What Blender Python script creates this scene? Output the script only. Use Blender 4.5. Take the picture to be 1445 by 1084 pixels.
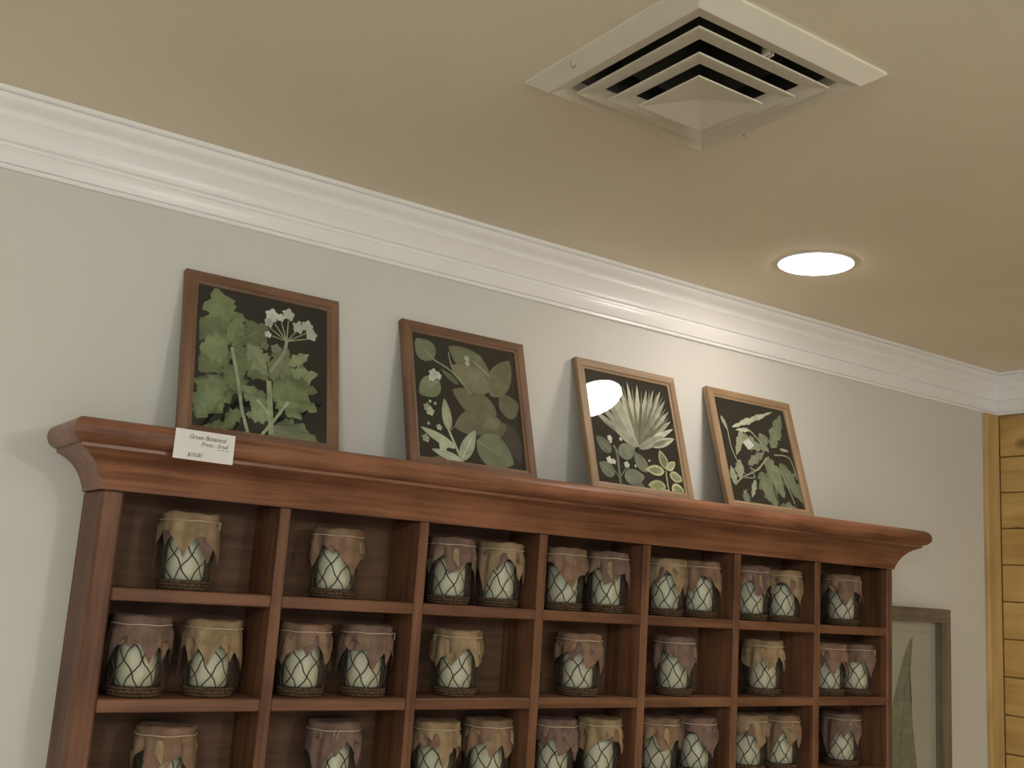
import bpy, bmesh, math, random
from mathutils import Vector, Matrix
random.seed(7)
for o in list(bpy.data.objects):
    bpy.data.objects.remove(o)
sc = bpy.context.scene
COL = sc.collection

# ------------------------------------------------------------------ camera, world, lights, exposure
Z0 = 1.60                       # height of the first cubby shelf above the floor (m)
cam_d = bpy.data.cameras.new('camera'); cam = bpy.data.objects.new('camera', cam_d); COL.objects.link(cam)
cam_d.sensor_fit = 'HORIZONTAL'; cam_d.sensor_width = 36.0; cam_d.lens = 37.5107
fw, rt, up = Vector((.54985121, .81437408, .18563002)), Vector((.8199416, -.56863808, .06592809)), Vector((-.15924642, -.11595514, .98040552))
m = Matrix((rt, up, -fw)).transposed().to_4x4()
m.translation = Vector((-.75524, -1.93993, .05471 + Z0))
cam.matrix_world = m
cam_d.clip_start = .02
sc.camera = cam
w = bpy.data.worlds.new('world'); sc.world = w; w.use_nodes = True
w.node_tree.nodes['Background'].inputs[0].default_value = (.9, .95, 1, 1)
w.node_tree.nodes['Background'].inputs[1].default_value = 1.0
sc.view_settings.view_transform = 'Standard'; sc.view_settings.look = 'None'
sc.view_settings.gamma = 1; sc.view_settings.use_curve_mapping = False
sc.view_settings.exposure = 0.0
pl_d = bpy.data.lights.new('daylight_portal', 'AREA'); pl_d.shape = 'RECTANGLE'; pl_d.size = 3.4; pl_d.size_y = 2.1; pl_d.cycles.is_portal = True
pl = bpy.data.objects.new('daylight_portal', pl_d); COL.objects.link(pl); pl.location = (-.9, -4.64, 1.15); pl.rotation_euler = (math.radians(90), 0, 0)
LAMP_WARM = (1.0, .89, .81)
GLOBE_COOL = (.96, 1.0, .97)
GLOBE_POWER = 66.0              # emission of the added fill globes, unseen behind the camera
LAMP_POWER = 39.0               # emission of the downlight lenses

# ------------------------------------------------------------------ materials
MATS = {}
def nodes(name):
    mt = bpy.data.materials.new(name); mt.use_nodes = True
    nt = mt.node_tree; b = nt.nodes['Principled BSDF']
    MATS[name] = mt
    return mt, nt, b
def plain(name, col, rough=.6, spec=.4, noise=0., scale=30., bump=0., bscale=200.):
    mt, nt, b = nodes(name)
    b.inputs['Base Color'].default_value = (*col, 1); b.inputs['Roughness'].default_value = rough
    b.inputs['Specular IOR Level'].default_value = spec
    tc = nt.nodes.new('ShaderNodeTexCoord')
    if noise:
        n = nt.nodes.new('ShaderNodeTexNoise'); n.inputs['Scale'].default_value = scale; n.inputs['Detail'].default_value = 4
        nt.links.new(tc.outputs['Object'], n.inputs['Vector'])
        r = nt.nodes.new('ShaderNodeValToRGB')
        r.color_ramp.elements[0].position = .3; r.color_ramp.elements[1].position = .7
        r.color_ramp.elements[0].color = (*[c * (1 - noise) for c in col], 1)
        r.color_ramp.elements[1].color = (*[min(1, c * (1 + noise)) for c in col], 1)
        nt.links.new(n.outputs['Fac'], r.inputs['Fac']); nt.links.new(r.outputs['Color'], b.inputs['Base Color'])
    if bump:
        n2 = nt.nodes.new('ShaderNodeTexNoise'); n2.inputs['Scale'].default_value = bscale; n2.inputs['Detail'].default_value = 3
        nt.links.new(tc.outputs['Object'], n2.inputs['Vector'])
        bp = nt.nodes.new('ShaderNodeBump'); bp.inputs['Strength'].default_value = bump; bp.inputs['Distance'].default_value = .002
        nt.links.new(n2.outputs['Fac'], bp.inputs['Height']); nt.links.new(bp.outputs['Normal'], b.inputs['Normal'])
    return mt
def wood(name, dark, light, axis, rough=.5, knots=0., grain=1.0):
    mt, nt, b = nodes(name)
    L = nt.links.new
    tc = nt.nodes.new('ShaderNodeTexCoord'); oi = nt.nodes.new('ShaderNodeObjectInfo')
    add = nt.nodes.new('ShaderNodeVectorMath'); add.operation = 'ADD'
    mul = nt.nodes.new('ShaderNodeVectorMath'); mul.operation = 'SCALE'; mul.inputs[0].default_value = (3.1, 5.7, 4.3)
    L(oi.outputs['Random'], mul.inputs['Scale']); L(tc.outputs['Object'], add.inputs[0]); L(mul.outputs[0], add.inputs[1])
    mp = nt.nodes.new('ShaderNodeMapping'); s = [1., 1., 1.]
    for i in range(3): s[i] = 3.0 if i == 'xyz'.index(axis) else 55.0 * grain
    mp.inputs['Scale'].default_value = s; L(add.outputs[0], mp.inputs['Vector'])
    n = nt.nodes.new('ShaderNodeTexNoise'); n.inputs['Scale'].default_value = 1.0; n.inputs['Detail'].default_value = 6; n.inputs['Distortion'].default_value = .6
    L(mp.outputs[0], n.inputs['Vector'])
    n2 = nt.nodes.new('ShaderNodeTexNoise'); n2.inputs['Scale'].default_value = 6.0; n2.inputs['Detail'].default_value = 3
    L(add.outputs[0], n2.inputs['Vector'])
    mx = nt.nodes.new('ShaderNodeMath'); mx.operation = 'MULTIPLY_ADD'; mx.inputs[1].default_value = .6
    L(n.outputs['Fac'], mx.inputs[0])
    m2 = nt.nodes.new('ShaderNodeMath'); m2.operation = 'MULTIPLY'; m2.inputs[1].default_value = .4
    L(n2.outputs['Fac'], m2.inputs[0]); L(m2.outputs[0], mx.inputs[2])
    r = nt.nodes.new('ShaderNodeValToRGB'); r.color_ramp.elements[0].position = .37; r.color_ramp.elements[1].position = .63
    r.color_ramp.elements[0].color = (*dark, 1); r.color_ramp.elements[1].color = (*light, 1)
    L(mx.outputs[0], r.inputs['Fac'])
    out = r.outputs['Color']
    if knots:
        v = nt.nodes.new('ShaderNodeTexVoronoi'); v.inputs['Scale'].default_value = knots
        mp2 = nt.nodes.new('ShaderNodeMapping'); mp2.inputs['Scale'].default_value = [.75 if a == axis else 1. for a in 'xyz']
        L(add.outputs[0], mp2.inputs['Vector']); L(mp2.outputs[0], v.inputs['Vector'])
        kr = nt.nodes.new('ShaderNodeValToRGB'); kr.color_ramp.elements[0].position = .06; kr.color_ramp.elements[1].position = .16
        kr.color_ramp.elements[0].color = (1, 1, 1, 1); kr.color_ramp.elements[1].color = (0, 0, 0, 1)
        L(v.outputs['Distance'], kr.inputs['Fac'])
        mixc = nt.nodes.new('ShaderNodeMix'); mixc.data_type = 'RGBA'
        L(kr.outputs['Color'], mixc.inputs['Factor']); L(out, mixc.inputs['A'])
        mixc.inputs['B'].default_value = (dark[0] * .35, dark[1] * .28, dark[2] * .25, 1)
        out = mixc.outputs['Result']
    L(out, b.inputs['Base Color'])
    b.inputs['Roughness'].default_value = rough; b.inputs['Specular IOR Level'].default_value = .35
    bp = nt.nodes.new('ShaderNodeBump'); bp.inputs['Strength'].default_value = .25; bp.inputs['Distance'].default_value = .001
    L(n.outputs['Fac'], bp.inputs['Height']); L(bp.outputs['Normal'], b.inputs['Normal'])
    return mt
def glass(name, tint, rough=.02, fres=1.5, haze=0.):
    mt = bpy.data.materials.new(name); mt.use_nodes = True; MATS[name] = mt
    nt = mt.node_tree; nt.nodes.clear(); L = nt.links.new
    o = nt.nodes.new('ShaderNodeOutputMaterial'); t = nt.nodes.new('ShaderNodeBsdfTransparent'); g = nt.nodes.new('ShaderNodeBsdfGlossy')
    t.inputs['Color'].default_value = (*tint, 1); g.inputs['Roughness'].default_value = rough
    fr = nt.nodes.new('ShaderNodeFresnel'); ge = nt.nodes.new('ShaderNodeNewGeometry')
    io = nt.nodes.new('ShaderNodeMath'); io.operation = 'MULTIPLY_ADD'      # same reflectance from both faces of a thin pane
    io.inputs[1].default_value = 1 / fres - fres; io.inputs[2].default_value = fres
    L(ge.outputs['Backfacing'], io.inputs[0]); L(io.outputs[0], fr.inputs['IOR'])
    mx = nt.nodes.new('ShaderNodeMixShader')
    L(fr.outputs[0], mx.inputs[0]); L(t.outputs[0], mx.inputs[1]); L(g.outputs[0], mx.inputs[2])
    last = mx.outputs[0]
    if haze:
        d = nt.nodes.new('ShaderNodeBsdfDiffuse'); d.inputs['Color'].default_value = (.75, .75, .7, 1)
        m2 = nt.nodes.new('ShaderNodeMixShader'); m2.inputs[0].default_value = haze
        L(last, m2.inputs[1]); L(d.outputs[0], m2.inputs[2]); last = m2.outputs[0]
    L(last, o.inputs['Surface'])
    return mt

plain('wall_paint', (.70, .69, .64), .75, .25, .025, 3, .15, 260)
plain('ceiling_paint', (.86, .785, .63), .85, .2, .03, 2.5, .2, 180)
plain('crown_paint', (.93, .92, .91), .28, .5, .015, 8)
plain('vent_paint', (.72, .68, .56), .45, .4, .03, 12)
plain('duct_black', (.11, .095, .075), .9, .1)
plain('floor_stain', (.50, .43, .34), .5, .4, .2, 6)
plain('paint_white', (.8, .8, .78), .5, .4)
plain('metal_screw', (.45, .43, .36), .35, .5)
RD, RL = (.095, .040, .020), (.235, .108, .057)
wood('pine_x', RD, RL, 'x'); wood('pine_y', RD, RL, 'y'); wood('pine_z', RD, RL, 'z')
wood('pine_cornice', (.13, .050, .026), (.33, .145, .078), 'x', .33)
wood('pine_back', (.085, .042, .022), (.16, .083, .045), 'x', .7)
wood('plank_pine', (.50, .31, .10), (.70, .48, .19), 'y', .5, knots=6.5, grain=.5)
wood('plank_trim', (.50, .33, .13), (.68, .47, .21), 'z', .5, knots=5.0, grain=.5)
wood('frame_walnut_x', (.14, .075, .042), (.26, .15, .09), 'x', .5); wood('frame_walnut_z', (.14, .075, .042), (.26, .15, .09), 'z', .5)
wood('frame_oak_x', (.24, .155, .085), (.40, .28, .165), 'x', .5); wood('frame_oak_z', (.24, .155, .085), (.40, .28, .165), 'z', .5)
wood('frame_grey_x', (.13, .105, .07), (.24, .20, .135), 'x', .6); wood('frame_grey_z', (.13, .105, .07), (.24, .20, .135), 'z', .6)
plain('print_black', (.018, .016, .015), .8, .2, .25, 25)
plain('backing_board', (.25, .18, .11), .9, .1)
plain('paper_pale', (.52, .51, .44), .85, .1, .03, 10)
glass('picture_glass', (.97, .98, .97), .025, 1.62)
glass('jar_glass', (.93, .94, .90), .05, 1.40, .03)
plain('candle_wax', (.90, .86, .74), .45, .4)
MATS['candle_wax'].node_tree.nodes['Principled BSDF'].inputs['Subsurface Weight'].default_value = 0
plain('net_wire', (.055, .045, .032), .7, .3)
plain('wicker_base', (.105, .066, .038), .8, .2, .45, 160, .6, 300)
plain('twine', (.50, .42, .30), .8, .2, .2, 300)
plain('cloth_tan', (.30, .215, .125), .9, .1, .28, 35, .4, 500)
plain('cloth_brown', (.235, .150, .098), .9, .1, .28, 35, .4, 500)
plain('cloth_mauve', (.19, .122, .098), .9, .1, .28, 35, .4, 500)
plain('card_white', (.80, .78, .74), .7, .2)
plain('ink', (.06, .055, .06), .6, .2)
for k, c in dict(green=(.225, .275, .14), green_light=(.29, .33, .19), green_dark=(.17, .215, .105), stem=(.40, .43, .29),
                 white=(.72, .72, .66), grey_leaf=(.22, .24, .185), olive=(.19, .18, .11), olive_light=(.24, .23, .15),
                 sage=(.22, .255, .16), sage_light=(.34, .37, .26), sage_dark=(.07, .065, .065), pale=(.52, .54, .40),
                 palm=(.56, .56, .45), palm_dark=(.25, .245, .18), cream=(.58, .57, .34)).items():
    im = plain('ink_' + k, c, .8, .15, .2, 45); nt = im.node_tree      # every printed leaf gets its own slight tint
    bs = nt.nodes['Principled BSDF']; src = bs.inputs['Base Color'].links[0].from_socket
    oi = nt.nodes.new('ShaderNodeObjectInfo'); mr = nt.nodes.new('ShaderNodeMapRange'); mr.inputs['To Min'].default_value = .72; mr.inputs['To Max'].default_value = 1.28
    vm = nt.nodes.new('ShaderNodeVectorMath'); vm.operation = 'SCALE'
    nt.links.new(oi.outputs['Random'], mr.inputs['Value']); nt.links.new(src, vm.inputs[0]); nt.links.new(mr.outputs[0], vm.inputs['Scale'])
    nt.links.new(vm.outputs[0], bs.inputs['Base Color'])
mt, nt, b = nodes('lamp_lens')
b.inputs['Base Color'].default_value = (.9, .9, .9, 1)
b.inputs['Emission Color'].default_value = (*LAMP_WARM, 1); b.inputs['Emission Strength'].default_value = LAMP_POWER

mt, nt, b = nodes('fill_globe_glow')
b.inputs['Base Color'].default_value = (.9, .9, .88, 1)
b.inputs['Emission Color'].default_value = (*GLOBE_COOL, 1); b.inputs['Emission Strength'].default_value = GLOBE_POWER

# ------------------------------------------------------------------ helpers
def link(name, me, mat=None, parent=None, smooth=False):
    o = bpy.data.objects.new(name, me); COL.objects.link(o)
    if mat and not me.materials: me.materials.append(MATS[mat])
    if parent is not None: o.parent = parent
    if smooth:
        for p in me.polygons: p.use_smooth = True
    return o
def mesh(name, verts, faces):
    me = bpy.data.meshes.new(name); me.from_pydata([tuple(v) for v in verts], [], faces); me.update()
    bm = bmesh.new(); bm.from_mesh(me); bmesh.ops.recalc_face_normals(bm, faces=bm.faces); bm.to_mesh(me); bm.free()
    return me
def bm_mesh(name, bm):
    me = bpy.data.meshes.new(name); bmesh.ops.recalc_face_normals(bm, faces=bm.faces); bm.to_mesh(me); bm.free(); return me
def box_me(name, lo, hi, bev=0., seg=1):
    bm = bmesh.new(); bmesh.ops.create_cube(bm, size=1)
    for v in bm.verts:
        v.co = Vector([lo[i] + (v.co[i] + .5) * (hi[i] - lo[i]) for i in range(3)])
    if bev: bmesh.ops.bevel(bm, geom=bm.edges[:] , offset=bev, segments=seg, affect='EDGES', profile=.5)
    return bm_mesh(name, bm)
def box(name, lo, hi, mat, parent=None, bev=0., seg=1):
    return link(name, box_me(name, lo, hi, bev, seg), mat, parent)
def empty(name, loc, rot=(0, 0, 0)):
    o = bpy.data.objects.new(name, None); COL.objects.link(o); o.location = loc; o.rotation_euler = rot; o.empty_display_size = .05
    return o
def tag(o, label, cat, group=None):
    o['label'] = label; o['category'] = cat
    if group: o['group'] = group
    return o
def struct(o, label=None):
    o['kind'] = 'structure'
    if label: o['label'] = label
    return o
def lathe(name, prof, n=32, closed=False):
    vs, fs = [], []
    for r, z in prof:
        for k in range(n):
            a = 2 * math.pi * k / n; vs.append((r * math.cos(a), r * math.sin(a), z))
    P = len(prof)
    for i in range(P if closed else P - 1):
        for k in range(n):
            j = (i + 1) % P
            fs.append((i * n + k, i * n + (k + 1) % n, j * n + (k + 1) % n, j * n + k))
    return mesh(name, vs, fs)
def tube_into(vs, fs, pts, r, n=5):
    base = len(vs); pts = [Vector(p) for p in pts]
    for i, p in enumerate(pts):
        t = (pts[min(i + 1, len(pts) - 1)] - pts[max(i - 1, 0)]).normalized()
        a = t.cross(Vector((0, 0, 1)))
        if a.length < 1e-4: a = t.cross(Vector((1, 0, 0)))
        a.normalize(); b_ = t.cross(a)
        for k in range(n):
            th = 2 * math.pi * k / n; vs.append(p + a * r * math.cos(th) + b_ * r * math.sin(th))
    for i in range(len(pts) - 1):
        for k in range(n):
            fs.append((base + i * n + k, base + i * n + (k + 1) % n, base + (i + 1) * n + (k + 1) % n, base + (i + 1) * n + k))
    fs.append(tuple(base + k for k in range(n))[::-1]); fs.append(tuple(base + (len(pts) - 1) * n + k for k in range(n)))

# ------------------------------------------------------------------ the room
XL, XR, YF, ZC = -2.9, 2.447, -4.6, Z0 + .8291
T = .10
struct(box('floor', (XL - T, YF - T, -T), (XR + T, T, 0), 'floor_stain'))
# ceiling with a square hole for the air diffuser
VX, VY, VH = .293, -.841, .139
bmv = [(XL - T, YF - T), (XR + T, YF - T), (XR + T, T), (XL - T, T), (VX - VH, VY - VH), (VX + VH, VY - VH), (VX + VH, VY + VH), (VX - VH, VY + VH)]
vs = [(x, y, ZC) for x, y in bmv] + [(x, y, ZC + T) for x, y in bmv]
fs = []
for z in (0, 8):
    fs += [(z + i, z + (i + 1) % 4, z + 4 + (i + 1) % 4, z + 4 + i) for i in range(4)]
fs += [(i, (i + 1) % 4, 8 + (i + 1) % 4, 8 + i) for i in range(4)] + [(4 + i, 4 + (i + 1) % 4, 12 + (i + 1) % 4, 12 + i) for i in range(4)]
struct(link('ceiling', mesh('ceiling', vs, fs), 'ceiling_paint'))
struct(box('wall_back', (XL - T, 0, 0), (XR + T, T, ZC), 'wall_paint'))
struct(box('wall_left', (XL - T, YF, 0), (XL, 0, ZC), 'wall_paint'))
# front wall behind the camera with an unseen opening added to let in soft fill light
OX0, OX1, OZ1 = -2.6, .8, 2.2
fv = [(XL - T, 0), (OX0, 0), (OX0, OZ1), (OX1, OZ1), (OX1, 0), (XR + T, 0), (XR + T, ZC), (XL - T, ZC)]
fo = [(0, 1, 2, 7), (2, 3, 6, 7), (3, 4, 5, 6)]
fvs = [(x, YF, z) for x, z in fv] + [(x, YF - T, z) for x, z in fv]
struct(link('wall_front', mesh('wall_front', fvs, [f for f in fo] + [tuple(8 + i for i in f) for f in fo] + [(i, (i + 1) % 8, 8 + (i + 1) % 8, 8 + i) for i in range(8)]), 'wall_paint'))
dr = bpy.data.objects.new('light_opening_1', None); COL.objects.link(dr); dr.location = (0, YF, 0); struct(dr)
for lo, hi in (((OX0 - .06, -.0, 0), (OX0, .02, OZ1 + .06)), ((OX1, 0, 0), (OX1 + .06, .02, OZ1 + .06)), ((OX0, 0, OZ1), (OX1, .02, OZ1 + .06))):
    box('opening_casing', lo, hi, 'paint_white', dr, .003)
wr = struct(box('wall_right', (XR + .014, YF, 0), (XR + T, 0, ZC), 'plank_pine'))
# horizontal pine boards of the right wall
BP, ZS = .11371, Z0 + .5625
ztop = Z0 + .6890
edges = [ztop] + [ZS - i * BP for i in range(0, 20)]
pm = {}
for i in range(len(edges) - 1):
    hi, lo = edges[i], max(edges[i + 1], 0.002)
    if hi - lo < .01: continue
    key = round(hi - lo, 4)
    if key not in pm: pm[key] = box_me('plank', (0, YF + .001, .0016), (.016, -.0165, key - .0016), .0022)
    o = link('plank', pm[key], 'plank_pine', wr); o.location = (XR - .002, 0, lo)
# corner trim board of the same pine on the back wall
struct(box('trim_3', (XR - .071, -.016, 0), (XR - .003, 0, Z0 + .6985), 'plank_trim', None, .002), 'knotty pine corner board between grey wall and plank wall')

# crown moulding, mitred round the room corner
ZB = Z0 + .6982; CH = ZC - ZB; PC = .047
cp = [(0, 1.0), (.0055, 1.0), (.0070, .985), (.0070, .965), (.0050, .955), (.0050, .94), (.0105, .93)]
cp += [(.0105 + .0045 * math.sin(t * math.pi / 2), .93 - .20 * t) for t in (.2, .4, .6, .8, 1)]
cp += [(.0120, .715), (.0090, .70), (.0090, .66), (.0150, .64)]
cp += [(.0150 + .011 * t ** 1.6, .64 - .27 * t) for t in (.2, .4, .6, .8, 1)]
cp += [(.0275, .355), (.0275, .335), (.0255, .325)]
cp += [(.0255 + .0165 * (t - math.sin(2 * math.pi * t) / (2 * math.pi) * .9), .325 - .24 * t) for t in (.12, .25, .37, .5, .62, .75, .87, 1)]
cp += [(.0400, .075), (.0440, .070), (PC, .055), (PC, 0), (0, 0)]
def crown(name, side):
    vs, fs = [], []
    n = len(cp)
    for end in (0, 1):
        for d, fz in cp:
            z = ZC - fz * CH - .0003
            if side == 'back': p = ((XL + d) if end == 0 else (XR - d), -d, z)
            elif side == 'right': p = (XR - d, (-d if end == 0 else YF + d), z)
            elif side == 'left': p = (XL + d, (-d if end == 0 else YF + d), z)
            else: p = ((XL + d) if end == 0 else (XR - d), YF + d, z)
            vs.append(p)
    for i in range(n - 1): fs.append((i, i + 1, n + i + 1, n + i))
    return struct(link(name, mesh(name, vs, fs), 'crown_paint'))
crown('trim_1', 'back')['label'] = 'glossy white crown moulding along the long back wall'
crown('trim_2', 'right')['label'] = 'white crown moulding above the pine plank wall'
crown('trim_4', 'left'); crown('trim_5', 'front')

# ------------------------------------------------------------------ square ceiling air diffuser
vent = tag(empty('ceiling_vent', (VX, VY, ZC)), 'square cream louvred air vent set in the tan ceiling', 'vent')
def sq_loft(name, rings, mat, parent, cap=False):
    vs, fs = [], []
    for h, z in rings: vs += [(-h, -h, z), (h, -h, z), (h, h, z), (-h, h, z)]
    for i in range(len(rings) - 1):
        for k_ in range(4): fs.append((4 * i + k_, 4 * i + (k_ + 1) % 4, 4 * i + 4 + (k_ + 1) % 4, 4 * i + 4 + k_))
    if cap: fs.append(tuple(4 * (len(rings) - 1) + k_ for k_ in range(4)))
    return link(name, mesh(name, vs, fs), mat, parent)
sq_loft('outer_frame', [(.1905, .0), (.1905, -.004), (.1880, -.0055), (.1640, -.0205), (.1625, -.0205), (.1405, -.0140), (.1385, .000), (.1385, .05)], 'vent_paint', vent)
def louvre(h, z, depth, rise, nm='louvre'):
    return sq_loft(nm, [(h - depth, z + rise), (h - .003, z + .003), (h, z), (h, z - .0022), (h - .0025, z - .0022), (h - depth - .001, z + rise - .0015), (h - depth, z + rise)], 'vent_paint', vent)
louvre(.1330, -.0215, .0300, .0060); louvre(.0985, -.0335, .0290, .0060)
c3 = sq_loft('centre_plate', [(.0630, -.0440), (.0655, -.0440), (.0655, -.0464), (.0635, -.0464), (.0015, -.0360)], 'vent_paint', vent, True)
sq_loft('duct', [(.1375, .0), (.1375, .20), (.001, .20)], 'duct_black', vent, True)
sq_loft('duct_core', [(.085, .012), (.085, .19)], 'duct_black', vent)
for sx, sy in ((0, -1), (0, 1)):
    box('hanger_bracket', (-.005, sy * .139 - .0015, -.0195), (-.0025, sy * .128 + .0015, .004), 'vent_paint', vent)
    box('hanger_bracket', (.0025, sy * .139 - .0015, -.0195), (.005, sy * .128 + .0015, .004), 'vent_paint', vent)
for sx, sy in ((1, .08), (-1, .08)):
    sm = link('screw', lathe('screw', [(.0, -.0045), (.002, -.0045), (.0035, -.003), (.0035, .003)], 12), 'metal_screw', vent, True)
    sm.location = (sx * .181, sy, -.0105)

# ------------------------------------------------------------------ downlights
def downlight(x, y, label):
    t = tag(empty('recessed_downlight', (x, y, ZC)), label, 'ceiling light', 'round downlights in the ceiling')
    R_ = .0855
    link('trim_ring', lathe('trim_ring', [(R_ - .0015, -.0030), (R_ - .0010, -.0034), (R_, -.0024), (R_, 0)], 48), 'paint_white', t, True)
    R2 = R_ - .0012
    prof = [(R2, -.001)] + [(R2 * math.cos(a), -.002 - .009 * math.sin(a)) for a in [math.pi / 2 * i / 6 for i in range(0, 6)]] + [(.0008, -.011)]
    link('lens', lathe('lens', prof, 48), 'lamp_lens', t, True)
downlight(1.1238, -.3702, 'glowing round downlight in the ceiling right of the air vent')
downlight(.30, -1.95, 'glowing round downlight over the middle of the room')
def fill_globe(x, y, label):  # unseen globe added to brighten the ceiling and upper walls
    t = tag(empty('fill_globe_lamp', (x, y, ZC)), label, 'ceiling light', 'added fill globes behind the viewer')
    link('canopy', lathe('canopy', [(.0008, -.030), (.020, -.028), (.045, -.012), (.055, 0)], 32), 'metal_screw', t, True)
    link('rod', lathe('rod', [(.005, -.02), (.005, -.17)], 12), 'metal_screw', t, True)
    link('globe', lathe('globe', [(.11 * math.sin(a) + .0005, -.27 + .11 * math.cos(a)) for a in [math.pi * i / 16 for i in range(17)]], 32), 'fill_globe_glow', t, True)
fill_globe(-1.35, -2.45, 'added glowing fill globe, unseen, left of the viewer')
fill_globe(.55, -3.05, 'added glowing fill globe, unseen, behind the viewer')

# ------------------------------------------------------------------ cubby cabinet
D, PW = .1275, .2880
CXL, CXR = -.3195, 1.7415
cab = tag(empty('cubby_cabinet', (.711, -D / 2, 0)), 'wide stained pine cubby cabinet holding rows of candle jars', 'cabinet')
off = Vector((-.711, D / 2, 0))
def cpart(name, lo, hi, mat, bev=.0018):
    return box(name, Vector(lo) + off, Vector(hi) + off, mat, cab, bev)
ZCO = Z0 + .1657                 # underside of the cornice
NR = 8
cpart('side_post', (CXL, -D, 0), (CXL + .036, -.001, ZCO), 'pine_z', .004)
cpart('side_post', (CXR - .0225, -D, 0), (CXR, -.001, ZCO), 'pine_z', .003)
divs = [PW * i for i in range(6)]
for x in divs: cpart('divider', (x - .0105, -D, .09), (x + .0105, -.0125, ZCO), 'pine_z')
lefts = [CXL + .036] + [x + .0105 for x in divs]; rights = [x - .0105 for x in divs] + [CXR - .0225]
for r_ in range(NR + 1):
    zz = Z0 - r_ * .17625
    if zz < .12: break
    for a_, b_ in zip(lefts, rights):
        cpart('shelf', (a_, -D + .0008, zz - .0105), (b_, -.0125, zz + .0105), 'pine_x')
edges_b = [.09] + [Z0 - i * .17625 for i in range(8, -1, -1) if Z0 - i * .17625 > .15] + [ZCO + .075]
for z0_, z1_ in zip(edges_b[:-1], edges_b[1:]):
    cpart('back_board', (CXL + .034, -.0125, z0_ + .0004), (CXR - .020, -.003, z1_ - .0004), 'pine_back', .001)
cpart('plinth', (CXL + .036, -D + .006, .002), (CXR - .0225, -.003, .09), 'pine_x')
# cornice swept along left return, front, right return
def sweep(name, prof, mat):
    vs, fs = [], []
    n = len(prof)
    for o_, z in prof: vs.append((CXL - o_, -.001, z))
    for o_, z in prof: vs.append((CXL - o_, -D - o_, z))
    for o_, z in prof: vs.append((CXR + o_, -D - o_, z))
    for o_, z in prof: vs.append((CXR + o_, -.001, z))
    for s_ in range(3):
        for i in range(n):
            j = (i + 1) % n
            fs.append((s_ * n + i, s_ * n + j, (s_ + 1) * n + j, (s_ + 1) * n + i))
    fs.append(tuple(range(n))); fs.append(tuple(3 * n + i for i in range(n)))
    vs = [Vector(v) + off for v in vs]
    o = link(name, mesh(name, vs, fs), mat, cab)
    return o
KO = .94
cove = [(-.004, .1657), (.0035, .1657), (.0045, .172), (.0080, .181), (.0140, .193), (.0215, .204), (.0300, .2125), (.0400, .2195), (.0500, .2245), (.0570, .2275), (.0570, .2330), (-.004, .2330)]
sweep('cornice_cove', [(o_ * KO, Z0 + z) for o_, z in cove], 'pine_cornice')
nose = [(-.004, .2332), (.0585, .2332)] + [(.0565 + .0200 * math.sin(a), .2534 - .0200 * math.cos(a)) for a in [math.pi * (i + 1) / 10 for i in range(9)]] + [(.0565, .2735), (.040, .2735), (.034, .2690), (-.004, .2690)]
no = sweep('cornice_cap', [(o_ * KO, Z0 + z) for o_, z in nose], 'pine_cornice')
cpart('top_board', (CXL + .004, -D + .004, Z0 + .245), (CXR - .004, -.003, Z0 + .2688), 'pine_x', .0)

# ------------------------------------------------------------------ price card on the cornice
card = tag(empty('price_card', (-.1855, -D - .0745, Z0 + .2225), (math.radians(-2), math.radians(.6), 0)), 'small white handwritten price card propped on the cornice front', 'price card')
box('paper', (-.0505, -.0006, 0), (.0505, 0, .0495), 'card_white', card)
def text(body, x, z, size, parent, shear=.25, rot=0.):
    cu = bpy.data.curves.new('writing', 'FONT'); cu.body = body; cu.size = size; cu.shear = shear; cu.align_x = 'CENTER'; cu.space_character = .92
    cu.resolution_u = 3
    to = bpy.data.objects.new('writing_tmp', cu); COL.objects.link(to)
    dg = bpy.context.evaluated_depsgraph_get(); me = bpy.data.meshes.new_from_object(to.evaluated_get(dg))
    bpy.data.objects.remove(to)
    me.transform(Matrix.Translation((x, -.0009, z)) @ Matrix.Rotation(math.radians(90), 4, 'X') @ Matrix.Rotation(rot, 4, 'Z'))
    me.materials.clear()
    return link('writing', me, 'ink', parent)
text('Green Botanical', .0035, .0352, .0105, card)
text('Prints - Small', .0165, .0250, .0095, card)
text('$10.00', -.0155, .0055, .0095, card)
box('underline', (.0220, -.0009, .0215), (.0430, -.0006, .0221), 'ink', card)

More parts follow.
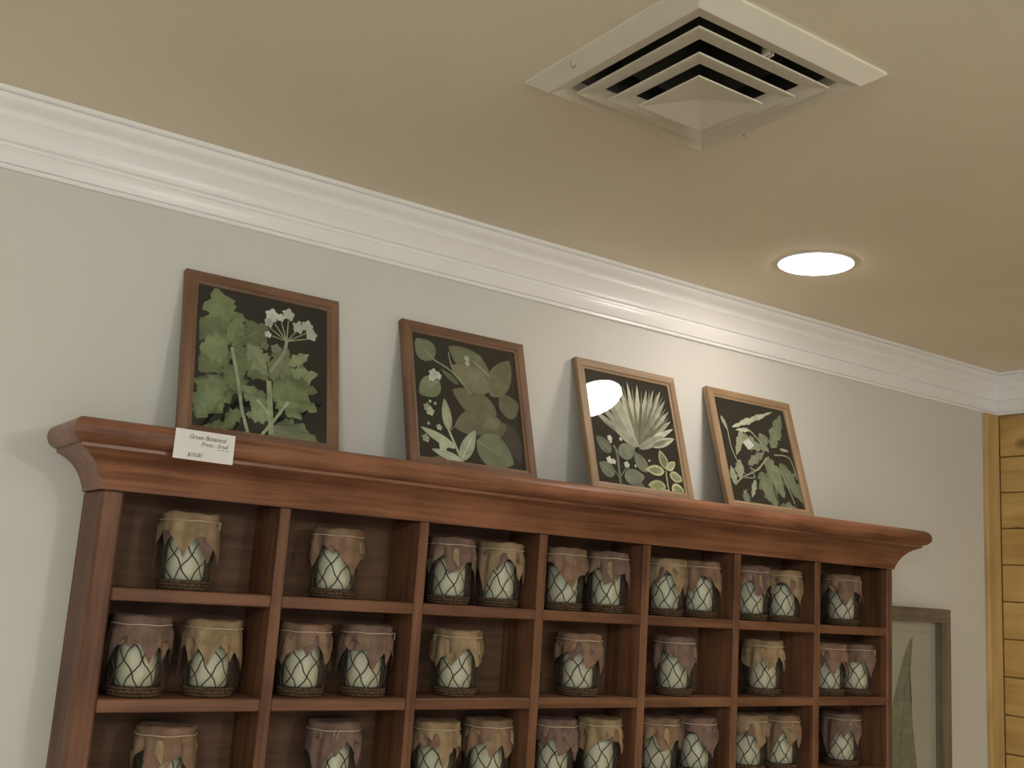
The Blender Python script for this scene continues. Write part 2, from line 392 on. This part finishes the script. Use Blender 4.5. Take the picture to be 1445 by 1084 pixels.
# ------------------------------------------------------------------ framed botanical prints leaning on the wall
PRINT_SHAPES = [
  [
    ('j', 'green_dark', (87, 183), (35, 130), 60.0),
    ('j', 'green_dark', (108, 105), (29, 110), 42.9),
    ('j', 'green_dark', (78, 126), (34, 40), 72.9),
    ('j', 'green_dark', (107, 40), (34, 14), 25.7),
    ('j', 'green', (90, 195), (59, 303), 81.4),
    ('j', 'green', (90, 193), (32, 235), 72.9),
    ('j', 'green', (87, 183), (33, 176), 64.3),
    ('j', 'green', (94, 192), (164, 246), 68.6),
    ('j', 'green', (92, 199), (105, 254), 42.9),
    ('j', 'green', (94, 190), (168, 134), 60.0),
    ('j', 'green', (88, 151), (116, 94), 51.4),
    ('j', 'green', (82, 96), (37, 66), 51.4),
    ('j', 'green', (117, 64), (85, 40), 32.1),
    ('j', 'green_light', (170, 147), (124, 202), 47.1),
    ('j', 'green_light', (172, 72), (115, 117), 42.9),
    ('j', 'green_light', (172, 61), (125, 61), 30.0),
    ('j', 'green_light', (176, 136), (268, 164), 51.4),
    ('j', 'green_light', (176, 134), (206, 206), 51.4),
    ('j', 'green_light', (207, 173), (249, 202), 25.7),
    ('j', 'green', (176, 132), (268, 127), 51.4),
    ('j', 'green', (176, 128), (267, 87), 55.7),
    ('j', 'green', (177, 120), (235, 66), 47.1),
    ('j', 'green_light', (176, 38), (271, 23), 64.3),
    ('s', 'stem', 6.4, (94, 188), (109, 120), (117, 71), (131, 22)),
    ('s', 'stem', 10.3, (168, 134), (172, 80), (175, 27)),
    ('s', 'stem', 5.6, (208, 98), (184, 62), (156, 24)),
    ('s', 'stem', 4.8, (146, 92), (166, 71), (172, 53)),
    ('s', 'stem', 6.4, (202, 221), (197, 196), (170, 151)),
    ('s', 'stem', 2.4, (202, 221), (166, 243)),
    ('s', 'stem', 2.4, (202, 221), (177, 253)),
    ('s', 'stem', 2.4, (202, 221), (191, 258)),
    ('s', 'stem', 2.4, (202, 221), (205, 265)),
    ('s', 'stem', 2.4, (202, 221), (226, 251)),
    ('s', 'stem', 2.4, (202, 221), (243, 246)),
    ('s', 'stem', 2.4, (202, 221), (245, 234)),
    ('s', 'stem', 2.4, (202, 221), (168, 227)),
    ('f', 'white', (171, 269), 13.5),
    ('f', 'white', (165, 253), 9.5),
    ('f', 'white', (189, 268), 8.7),
    ('f', 'white', (205, 278), 12.7),
    ('f', 'white', (226, 255), 12.7),
    ('f', 'white', (245, 261), 11.9),
    ('f', 'white', (253, 244), 12.7),
    ('f', 'white', (164, 228), 7.1),
    ('f', 'grey_leaf', (181, 201), 11.1),
    ('f', 'grey_leaf', (157, 204), 9.5),
    ('f', 'grey_leaf', (233, 174), 4.8),
  ],
  [
    ('l', 'olive', (213, 230), (114, 287), 65.3),
    ('l', 'olive', (213, 187), (272, 282), 57.6),
    ('l', 'olive', (224, 140), (116, 186), 65.3),
    ('l', 'sage_dark', (240, 131), (277, 42), 46.1),
    ('l', 'sage', (74, 248), (35, 290), 53.8),
    ('l', 'sage', (85, 201), (35, 163), 48.0),
    ('l', 'olive_light', (211, 197), (120, 244), 53.8),
    ('l', 'olive_light', (199, 132), (114, 101), 57.6),
    ('l', 'olive_light', (233, 160), (285, 180), 57.6),
    ('l', 'olive', (174, 95), (248, 124), 50.0),
    ('l', 'olive', (85, 25), (50, 23), 15.4),
    ('l', 'sage', (167, 79), (257, 37), 76.8),
    ('l', 'sage', (200, 274), (117, 276), 23.1),
    ('l', 'olive_light', (232, 133), (184, 111), 26.9),
    ('s', 'stem', 3.5, (74, 248), (117, 228), (162, 183)),
    ('s', 'stem', 3.1, (113, 273), (121, 232), (147, 203)),
    ('s', 'stem', 2.3, (213, 234), (186, 256), (170, 264)),
    ('l', 'sage', (133, 200), (91, 229), 13.8),
    ('l', 'pale', (100, 91), (94, 162), 23.1),
    ('l', 'pale', (114, 54), (33, 90), 21.1),
    ('l', 'pale', (128, 27), (55, 45), 19.2),
    ('l', 'pale', (124, 28), (165, 101), 30.7),
    ('s', 'pale', 5.4, (98, 95), (111, 64), (128, 24)),
    ('s', 'stem', 1.9, (102, 90), (115, 103)),
    ('s', 'stem', 1.9, (137, 44), (154, 54)),
    ('f', 'pale', (51, 136), 9.2),
    ('f', 'pale', (58, 128), 10.0),
    ('f', 'pale', (77, 95), 6.9),
    ('f', 'pale', (43, 67), 9.2),
    ('f', 'pale', (52, 100), 3.8),
    ('f', 'pale', (159, 266), 6.9),
    ('f', 'pale', (160, 254), 6.9),
    ('f', 'pale', (71, 147), 3.5),
    ('f', 'pale', (59, 150), 3.5),
    ('f', 'pale', (83, 53), 10.8),
    ('f', 'pale', (153, 86), 3.5),
    ('f', 'white', (72, 214), 11.5),
    ('f', 'white', (82, 212), 9.2),
    ('f', 'white', (67, 204), 8.5),
  ],
  [
    ('l', 'palm', (164, 126), (57, 268), 17.6),
    ('l', 'palm', (164, 126), (38, 239), 17.6),
    ('l', 'palm', (164, 126), (32, 205), 17.6),
    ('l', 'palm', (164, 126), (81, 279), 17.6),
    ('l', 'palm', (164, 126), (102, 285), 17.6),
    ('l', 'palm', (164, 126), (127, 287), 17.6),
    ('l', 'palm', (164, 126), (157, 293), 17.6),
    ('l', 'palm', (164, 126), (188, 291), 17.6),
    ('l', 'palm', (164, 126), (217, 282), 17.6),
    ('l', 'palm', (164, 126), (240, 285), 17.6),
    ('l', 'palm', (164, 126), (263, 286), 17.6),
    ('l', 'palm', (164, 126), (274, 263), 17.6),
    ('l', 'palm', (164, 126), (280, 234), 17.6),
    ('l', 'palm', (164, 126), (282, 209), 17.6),
    ('l', 'palm', (164, 126), (285, 189), 17.6),
    ('l', 'palm_dark', (164, 126), (140, 286), 9.9),
    ('l', 'palm_dark', (164, 126), (171, 284), 9.9),
    ('l', 'palm_dark', (164, 126), (201, 278), 9.9),
    ('l', 'palm_dark', (164, 126), (228, 282), 9.9),
    ('l', 'palm_dark', (164, 126), (251, 279), 9.9),
    ('l', 'palm_dark', (164, 126), (269, 274), 9.9),
    ('l', 'palm_dark', (164, 126), (275, 244), 9.9),
    ('l', 'palm_dark', (164, 126), (281, 220), 9.9),
    ('l', 'palm_dark', (164, 126), (56, 180), 9.9),
    ('l', 'palm', (163, 122), (249, 165), 22.9),
    ('l', 'palm', (205, 133), (283, 163), 22.9),
    ('l', 'palm', (161, 126), (92, 168), 26.7),
    ('l', 'palm_dark', (205, 133), (266, 158), 10.7),
    ('l', 'grey_leaf', (75, 101), (36, 136), 32.5),
    ('l', 'grey_leaf', (97, 99), (150, 122), 40.1),
    ('l', 'grey_leaf', (75, 46), (34, 72), 36.3),
    ('l', 'grey_leaf', (104, 44), (167, 53), 40.1),
    ('l', 'grey_leaf', (164, 16), (126, 26), 34.4),
    ('l', 'grey_leaf', (178, 65), (145, 111), 34.4),
    ('s', 'grey_leaf', 6.1, (84, 120), (93, 100), (90, 44), (91, 15)),
    ('s', 'grey_leaf', 3.4, (89, 41), (63, 76)),
    ('s', 'grey_leaf', 3.4, (89, 41), (118, 72)),
    ('f', 'white', (76, 136), 7.6),
    ('f', 'white', (77, 128), 4.6),
    ('f', 'white', (66, 81), 9.2),
    ('f', 'white', (78, 79), 6.9),
    ('f', 'white', (117, 76), 8.4),
    ('f', 'white', (143, 76), 3.4),
    ('f', 'white', (189, 95), 3.4),
    ('f', 'white', (98, 22), 5.3),
    ('f', 'white', (109, 138), 4.6),
    ('l', 'cream', (241, 78), (227, 127), 28.6),
    ('l', 'green_light', (239, 85), (229, 120), 17.2),
    ('l', 'cream', (232, 74), (174, 72), 26.7),
    ('l', 'green_light', (224, 73), (182, 72), 16.0),
    ('l', 'cream', (241, 78), (272, 102), 19.9),
    ('l', 'green_light', (245, 82), (268, 99), 11.9),
    ('l', 'cream', (247, 68), (288, 57), 26.7),
    ('l', 'green_light', (252, 67), (282, 58), 16.0),
    ('l', 'cream', (229, 36), (173, 33), 28.6),
    ('l', 'green_light', (221, 35), (181, 33), 17.2),
    ('l', 'cream', (246, 32), (287, 30), 32.5),
    ('l', 'green_light', (252, 32), (281, 30), 19.5),
    ('s', 'cream', 3.4, (237, 76), (235, 47), (236, 26)),
    ('s', 'cream', 2.3, (236, 26), (207, 30)),
  ],
  [
    ('j', 'sage', (183, 157), (216, 50), 62.0),
    ('j', 'sage', (227, 147), (287, 43), 53.2),
    ('j', 'sage', (146, 114), (182, 21), 62.0),
    ('j', 'sage', (207, 186), (272, 290), 42.1),
    ('j', 'sage', (190, 190), (172, 224), 42.1),
    ('j', 'sage_light', (164, 177), (92, 210), 39.9),
    ('j', 'sage_light', (105, 128), (177, 171), 26.6),
    ('j', 'sage_light', (64, 88), (78, 139), 33.2),
    ('j', 'sage_light', (45, 68), (41, 118), 24.4),
    ('j', 'sage_light', (108, 222), (69, 149), 24.4),
    ('j', 'sage_light', (196, 181), (136, 188), 22.2),
    ('j', 'pale', (72, 226), (242, 294), 17.7),
    ('j', 'pale', (40, 253), (56, 212), 13.3),
    ('j', 'pale', (137, 226), (85, 221), 12.4),
    ('j', 'pale', (121, 89), (95, 39), 17.7),
    ('j', 'pale', (239, 187), (273, 186), 11.1),
    ('s', 'sage_light', 4.1, (190, 161), (131, 116), (75, 91), (44, 68)),
    ('s', 'sage_light', 3.3, (54, 214), (56, 166), (70, 127)),
    ('s', 'sage_light', 3.7, (212, 168), (270, 166), (281, 108)),
    ('s', 'sage_light', 3.7, (70, 91), (120, 95), (111, 114)),
    ('s', 'sage_light', 4.5, (193, 173), (145, 220), (123, 232)),
    ('s', 'pale', 3.3, (224, 128), (252, 39)),
    ('s', 'sage_light', 3.3, (108, 121), (137, 117), (178, 156)),
    ('q', 'white', (101, 189), (125, 202), (143, 185), (118, 169)),
    ('j', 'grey_leaf', (76, 52), (73, 21), 28.8),
    ('f', 'grey_leaf', (227, 26), 15.6),
    ('f', 'grey_leaf', (206, 26), 10.7),
    ('f', 'grey_leaf', (249, 24), 9.8),
    ('q', 'white', (66, 58), (72, 53), (85, 61), (72, 49)),
  ],
]
FW, FH, FT, FB = .3098, .3267, .016, .0245
def leaf_poly(b, t, wd, jag, seed):
    rnd = random.Random(seed); b, t = Vector(b), Vector(t); ax = t - b; ln = ax.length; ax.normalize(); nx = Vector((-ax.y, ax.x))
    n = 14 if not jag else 32
    ph = rnd.uniform(0, 1)
    def side(sg):
        pts = []
        for i in range(1, n):
            s = i / n; prof = (math.sin(math.pi * s ** .8)) ** .75
            if jag: prof *= (.62 + .46 * abs(math.sin(s * math.pi * 3.3 + ph + (.5 if sg > 0 else 0)))) * (1.08, .98, .80, .92)[i % 4] + rnd.uniform(-.05, .05)
            pts.append(b + ax * ln * s + nx * sg * wd * .5 * prof)
        return pts
    return [b] + side(1) + [t] + side(-1)[::-1]
def flat(name, poly, depth, mat, parent, lo, hi):
    # closed outline clipped to the picture opening, given a paper's thickness
    def clip(ps, ax, val, keep):
        out = []
        for i, p in enumerate(ps):
            q_ = ps[(i + 1) % len(ps)]
            ip, iq = keep(p[ax], val), keep(q_[ax], val)
            if ip: out.append(p)
            if ip != iq:
                tt = (val - p[ax]) / (q_[ax] - p[ax]); out.append(p + (q_ - p) * tt)
        return out
    for ax in (0, 1):
        poly = clip(poly, ax, lo[ax], lambda a, v: a >= v) if len(poly) > 2 else poly
        poly = clip(poly, ax, hi[ax], lambda a, v: a <= v) if len(poly) > 2 else poly
    if len(poly) < 3: return None
    bm = bmesh.new()
    f = bm.faces.new([bm.verts.new((p[0], depth, p[1])) for p in poly])
    bmesh.ops.triangulate(bm, faces=[f], ngon_method='EAR_CLIP')
    return link(name, bm_mesh(name, bm), mat, parent)
def framed(i, x, lean, label, fx, fz):
    s_, c_ = math.sin(lean), math.cos(lean)
    yb = -(FH * s_) - FT * c_ - .0006
    t = tag(empty('framed_print', (x, yb, Z0 + .2736), (-lean, 0, 0)), label, 'picture', 'framed botanical prints on the cabinet top')
    def rail(name, pts, mat):
        # mitred rail with a rounded outer and a sloped inner lip
        vs, fs = [], []
        (ax, az), (bx, bz), (cx, cz), (dx, dz) = pts     # outer a-b, inner c-d (c next to b)
        mid = lambda p, q_, k_: (p[0] + (q_[0] - p[0]) * k_, p[1] + (q_[1] - p[1]) * k_)
        A, B_, C_, D_ = pts
        ring0 = [(A, FT), (A, .002), (mid(A, D_, .09), 0), (mid(A, D_, .72), 0), (mid(A, D_, .80), .0025), (D_, .004), (D_, FT)]
        ring1 = [(B_, FT), (B_, .002), (mid(B_, C_, .09), 0), (mid(B_, C_, .72), 0), (mid(B_, C_, .80), .0025), (C_, .004), (C_, FT)]
        for rg in (ring0, ring1):
            for (px_, pz_), y_ in rg: vs.append((px_, y_, pz_))
        n = 7
        fs = [(k_, (k_ + 1) % n, n + (k_ + 1) % n, n + k_) for k_ in range(n)] + [tuple(range(n)), tuple(n + k_ for k_ in range(n))]
        link(name, mesh(name, vs, fs), mat, t)
    o = [(0, 0), (FW, 0), (FW, FH), (0, FH)]; e = [(FB, FB), (FW - FB, FB), (FW - FB, FH - FB), (FB, FH - FB)]
    for k_ in range(4):
        j = (k_ + 1) % 4
        rail('frame_rail', [o[k_], o[j], e[j], e[k_]], fx if k_ % 2 == 0 else fz)
    pr = box('print', (FB - .002, .0085, FB - .002), (FW - FB + .002, .0105, FH - FB + .002), 'print_black', t)
    box('backing', (FB - .001, .0106, FB - .001), (FW - FB + .001, .0145, FH - FB + .001), 'backing_board', t)
    lo, hi = (FB, FB), (FW - FB, FH - FB)
    for k_, sh in enumerate(PRINT_SHAPES[i]):
        kind, colr = sh[0], 'ink_' + sh[1]
        d_ = .00845 - .000022 * k_
        V = lambda p: Vector((p[0] / 1000, p[1] / 1000))
        if kind in 'lj':
            flat('printed_leaf', leaf_poly(V(sh[2]), V(sh[3]), sh[4] / 1000, kind == 'j', i * 100 + k_), d_, colr, pr, lo, hi)
            vein = [V(sh[2]) * (1 - s) + V(sh[3]) * s for s in (.02, .9)]
            nn = vein[1] - vein[0]; nn = Vector((-nn.y, nn.x)).normalized() * (.0010 if sh[4] > 30 else .0006)
            vc = {'green': 'ink_green_light', 'green_dark': 'ink_green', 'green_light': 'ink_stem', 'sage': 'ink_sage_light', 'olive': 'ink_olive_light', 'palm': 'ink_palm_dark', 'pale': 'ink_white', 'grey_leaf': 'ink_sage_light'}.get(sh[1])
            if vc and sh[4] > 14: flat('printed_vein', [vein[0] - nn, vein[1] - nn * .3, vein[1] + nn * .3, vein[0] + nn], d_ - .00001, vc, pr, lo, hi)
        elif kind == 's':
            pts = [V(p) for p in sh[3:]]; wd = sh[2] / 2000
            if len(pts) > 2:
                q_ = []
                for a_ in range(len(pts) - 1):
                    p0, p1, p2, p3 = pts[max(a_ - 1, 0)], pts[a_], pts[a_ + 1], pts[min(a_ + 2, len(pts) - 1)]
                    for s in (0, .25, .5, .75): q_.append(.5 * (2 * p1 + (p2 - p0) * s + (2 * p0 - 5 * p1 + 4 * p2 - p3) * s * s + (3 * p1 - p0 - 3 * p2 + p3) * s ** 3))
                pts = q_ + [pts[-1]]
            l_, r2 = [], []
            for a_ in range(len(pts)):
                tt = pts[min(a_ + 1, len(pts) - 1)] - pts[max(a_ - 1, 0)]; nn = Vector((-tt.y, tt.x)).normalized() * wd
                l_.append(pts[a_] + nn); r2.append(pts[a_] - nn)
            flat('printed_stem', l_ + r2[::-1], d_, colr, pr, lo, hi)
        elif kind == 'f':
            rnd = random.Random(k_); c0 = V(sh[2]); R_ = sh[3] / 1000; poly = []
            for a_ in range(20):
                rr = R_ * (1.05 if a_ % 4 < 2 else .80) * rnd.uniform(.9, 1.1); an = 2 * math.pi * a_ / 20
                poly.append(c0 + Vector((math.cos(an), math.sin(an))) * rr)
            flat('printed_flower', poly, d_, colr, pr, lo, hi)
        else:
            flat('printed_petal', [V(p) for p in sh[2:]], d_, colr, pr, lo, hi)
    box('glass_pane', (FB - .002, .0045, FB - .002), (FW - FB + .002, .0055, FH - FB + .002), 'picture_glass', t)
framed(0, -.1973, .2178, 'leaning print of jagged green leaves with white flower umbels, behind the card', 'frame_walnut_x', 'frame_walnut_z')
framed(1, .2575, .2788, 'leaning print of broad olive leaves and pale buds, dark brown frame', 'frame_walnut_x', 'frame_walnut_z')
framed(2, .7162, .2840, 'leaning print of a pale fan palm, its glass mirroring the lamp', 'frame_oak_x', 'frame_oak_z')
framed(3, 1.1385, .2921, 'leaning print of long serrated leaves, nearest the pine plank wall', 'frame_oak_x', 'frame_oak_z')

# ------------------------------------------------------------------ picture hanging on the wall right of the cabinet
pic = tag(empty('wall_picture', (1.958, 0, Z0 - .55)), 'grey wood box frame with a slender grey-green leaf, hung right of the cabinet', 'picture')
PX0, PX1, PZ1, PB, PY = -.188, .188, .6210, .040, -.034
def prail(lo, hi, mat): box('frame_rail', lo, hi, mat, pic, .0015)
prail((PX0, PY, PZ1 - PB), (PX1, -.001, PZ1), 'frame_grey_x'); prail((PX0, PY, 0), (PX1, -.001, PB), 'frame_grey_x')
prail((PX0, PY, PB), (PX0 + PB, -.001, PZ1 - PB), 'frame_grey_z'); prail((PX1 - PB, PY, PB), (PX1, -.001, PZ1 - PB), 'frame_grey_z')
pp = box('paper', (PX0 + PB, -.008, PB), (PX1 - PB, -.005, PZ1 - PB), 'paper_pale', pic)
lf = [(1.999, -.012), (1.992, -.07), (1.984, -.12), (1.986, -.18), (1.995, -.25), (2.008, -.32), (2.018, -.39), (2.018, -.45), (1.99, -.49), (1.94, -.505), (1.885, -.49), (1.865, -.44), (1.870, -.36), (1.882, -.28), (1.905, -.20), (1.930, -.13), (1.955, -.07), (1.982, -.025)]
rn = random.Random(3); pol = []
for i, (a_, b_) in enumerate(lf):
    a2, b2 = lf[(i + 1) % len(lf)]
    for s in (0, .33, .66): pol.append(Vector((a_ + (a2 - a_) * s - 1.958 + rn.uniform(-.0012, .0012), b_ + (b2 - b_) * s + .55)))
flat('printed_leaf', pol, -.0083, 'ink_grey_leaf', pp, (PX0 + PB, PB), (PX1 - PB, PZ1 - PB))
flat('printed_vein', [Vector((a_ - 1.958, b_ + .55)) for a_, b_ in ((1.997, -.03), (1.962, -.17), (1.942, -.32), (1.936, -.50), (1.932, -.50), (1.938, -.32), (1.958, -.17))], -.0085, 'ink_green_dark', pp, (PX0 + PB, PB), (PX1 - PB, PZ1 - PB))
box('glass_pane', (PX0 + PB - .001, -.0125, PB - .001), (PX1 - PB + .001, -.0115, PZ1 - PB + .001), 'picture_glass', pic)

# ------------------------------------------------------------------ candle jars
JR = lambda z: .0405 + .0055 * (z / .118)          # jar radius, widening upwards
gl = lathe('glass_jar', [(.0008, .012)] + [(JR(z) - .0006, z) for z in (.012, .03, .06, .09, .112, .126)] + [(JR(.12) - .003, .1275)] + [(JR(z) - .0032, z) for z in (.124, .09, .05, .0155)] + [(.0008, .0155)], 40)
cn = lathe('candle', [(.0008, .0165), (.0300, .0165), (.0315, .019), (.0320, .05), (.0320, .088), (.0300, .092), (.012, .0900), (.0008, .0895)], 32)
wk = lathe('wick', [(.0002, .0895), (.0009, .0895), (.0009, .0985), (.0002, .0990)], 8)
def coil():
    vs, fs = [], []
    for j, (z, r) in enumerate(((.0035, .0405), (.0090, .0425), (.0142, .0430))):
        for ph in (0, 1):
            pts = []
            for k_ in range(61):
                a = 2 * math.pi * k_ / 60
                pts.append(((r + .0011 * math.cos(14 * a + math.pi * ph + j)) * math.cos(a), (r + .0011 * math.cos(14 * a + math.pi * ph + j)) * math.sin(a), z + .0014 * math.sin(14 * a + math.pi * ph + j)))
            tube_into(vs, fs, pts, .0021, 5)
    b0 = len(vs)
    n = 30
    for z in (.0012, .0120):
        for k_ in range(n): vs.append(Vector((.0400 * math.cos(2 * math.pi * k_ / n), .0400 * math.sin(2 * math.pi * k_ / n), z)))
    fs.append(tuple(b0 + k_ for k_ in range(n))); fs.append(tuple(b0 + n + k_ for k_ in range(n)))
    fs += [(b0 + k_, b0 + (k_ + 1) % n, b0 + n + (k_ + 1) % n, b0 + n + k_) for k_ in range(n)]
    return mesh('wicker_base', vs, fs)
ck = coil()
def net(seed):
    vs, fs = [], []; rnd = random.Random(seed); N = 9
    for d_ in (1, -1):
        for k_ in range(N):
            a0 = 2 * math.pi * k_ / N; pts = []
            for s in range(15):
                z = .014 + .108 * s / 14; a = a0 + d_ * 2 * math.pi / N * (2.25 * s / 14) + .05 * math.sin(s * 1.3 + k_ + seed)
                r = JR(z) + .0010; pts.append((r * math.cos(a), r * math.sin(a), z))
            tube_into(vs, fs, pts, .0011, 4)
    return mesh('net', vs, fs)
nets = [net(s) for s in (1, 2)]
def cloth(seed, half, drop, rim, zt):
    # square cloth over the mouth: the four corners hang lowest
    rnd = random.Random(seed); n = 72; vs, fs = [], []
    ph = [rnd.uniform(0, 6.28) for _ in range(6)]
    rows = [(0., 0)] + [(.35, 0), (.7, 0), (.93, 0), (1.0, .0015)]
    for f_, dz in rows[1:]:
        for k_ in range(n):
            a = 2 * math.pi * k_ / n
            vs.append((rim * f_ * math.cos(a), rim * f_ * math.sin(a), zt - dz + .0012 * math.sin(3 * a + ph[0]) * f_ + .0008 * math.sin(7 * a + ph[1])))
    H = 9
    for h in range(1, H + 1):
        for k_ in range(n):
            a = 2 * math.pi * k_ / n
            hang = half / max(abs(math.cos(a)), abs(math.sin(a))) - rim
            hang = max(.012, hang * (1 + .22 * math.sin(2 * a + ph[2]) + .16 * math.sin(5 * a + ph[3])) + rnd.uniform(-.0012, .0012)) * drop
            s = h / H; d_ = hang * s
            fold = .0032 * math.sin(8 * a + ph[4]) + .0022 * math.sin(13 * a + ph[5])
            tie = math.exp(-((d_ - .012) / .006) ** 2)
            r = rim + .0012 + fold * min(1, d_ / .03) * (1 - .8 * tie) - .0016 * tie + max(0, d_ - .016) * .11
            r = min(r, .0548 + .0006 * math.sin(9 * a))
            vs.append((r * math.cos(a), r * math.sin(a), zt - .0015 - d_))
    vs.append((0, 0, zt + .0004)); c0 = len(vs) - 1
    for k_ in range(n): fs.append((c0, k_, (k_ + 1) % n))
    R_ = (len(vs) - 1) // n
    for i in range(R_ - 1):
        for k_ in range(n): fs.append((i * n + k_, i * n + (k_ + 1) % n, (i + 1) * n + (k_ + 1) % n, (i + 1) * n + k_))
    me = mesh('cloth', vs, fs)
    return me
over = {}
for mname in ('cloth_tan', 'cloth_brown', 'cloth_mauve'):
    over[mname] = []
    for s in range(4):
        me = cloth(10 + s, .0900, 1.0, .0488, .1305); me.materials.append(MATS[mname]); over[mname].append(me)
under = []
for s in range(3):
    me = cloth(40 + s, .0790, .95, .0472, .1285); me.materials.append(MATS[('cloth_mauve', 'cloth_brown', 'cloth_tan')[s]]); under.append(me)
def string_me():
    vs, fs = [], []
    pts = [((.0508) * math.cos(2 * math.pi * k_ / 48), (.0508) * math.sin(2 * math.pi * k_ / 48), .1165 + .0006 * math.sin(k_ * .8)) for k_ in range(49)]
    tube_into(vs, fs, pts, .0011, 5)
    tube_into(vs, fs, [(.0508, 0, .1165), (.0530, .004, .118), (.0536, .002, .113), (.0536, -.001, .104)], .0009, 4)
    tube_into(vs, fs, [(.0508, 0, .1165), (.0530, -.004, .1185), (.0530, -.005, .112), (.0530, -.007, .106)], .0009, 4)
    return mesh('twine', vs, fs)
tw = string_me()
for me in (gl, cn, ck, tw, *nets, *under, *[m_ for l_ in over.values() for m_ in l_]):
    for p in me.polygons: p.use_smooth = True

ROWS = [  # (cubby column, x) per shelf row, front to back centre line
    [(0, -.151), (1, .133), (2, .386), (2, .508), (3, .674), (3, .797), (4, .973), (4, 1.083), (5, 1.258), (5, 1.372), (6, 1.602)],
    [(0, -.213), (0, -.087), (1, .085), (1, .212), (2, .417), (3, .728), (4, 1.009), (5, 1.307), (6, 1.548), (6, 1.661)],
    [(0, -.149), (1, .163), (2, .382), (2, .506), (3, .674), (3, .797), (4, .968), (4, 1.0845), (5, 1.258), (5, 1.3725), (6, 1.606)]]
ordn = ['leftmost', 'second', 'third', 'middle', 'fifth', 'sixth', 'rightmost']
rown = ['top row', 'second row', 'third row']
#  rotation of the hanging cloth (deg), over-cloth colour
ROT = [[20, 60, 10, 65, 30, 0, 40, 75, 15, 55, 5], [50, 20, 70, 35, 60, 25, 45, 65, 10, 40], [0, 80, 35, 55, 20, 70, 10, 50, 30, 60, 45]]
cols = ['cloth_tan', 'cloth_mauve', 'cloth_brown']
rnd = random.Random(5)
for r_, row in enumerate(ROWS):
    for i, (c_, x) in enumerate(row):
        mates = [q_ for q_ in row if q_[0] == c_]
        if len(mates) == 1: lab = 'cloth-capped candle jar alone in the %s, %s cubby' % (rown[r_], ordn[c_])
        else: lab = 'cloth-capped candle jar, %s of the pair in the %s, %s cubby' % ('left' if mates[0][1] == x else 'right', rown[r_], ordn[c_])
        zb = Z0 - r_ * .17625 + .0106
        pair = len(mates) > 1
        k_ = 1.0 if not pair else .985
        t = tag(empty('candle_jar', (x, -D + .0580 + rnd.uniform(-.0012, .0008), zb), (0, 0, math.radians(ROT[r_][i]))), lab, 'candle jar', 'cloth-capped candle jars in the cubbies')
        t.scale = (k_ * (1 + rnd.uniform(-.015, .01)),) * 2 + (1 + rnd.uniform(-.02, .015),)
        link('glass_jar', gl, 'jar_glass', t)
        cd = link('candle', cn, 'candle_wax', t); link('wick', wk, 'net_wire', cd)
        link('wicker_base', ck, 'wicker_base', t)
        nn = link('net', nets[(i + r_) % 2], 'net_wire', t); nn.rotation_euler.z = rnd.uniform(0, 6)
        u = link('under_cloth', under[(i + r_) % 3], None, t); u.rotation_euler.z = rnd.uniform(.5, 1.0)
        o_ = link('cloth_cap', over[cols[(i * 2 + r_) % 3]][rnd.randrange(4)], None, t)
        s_ = link('twine', tw, 'twine', t); s_.rotation_euler.z = rnd.uniform(0, 6.28)
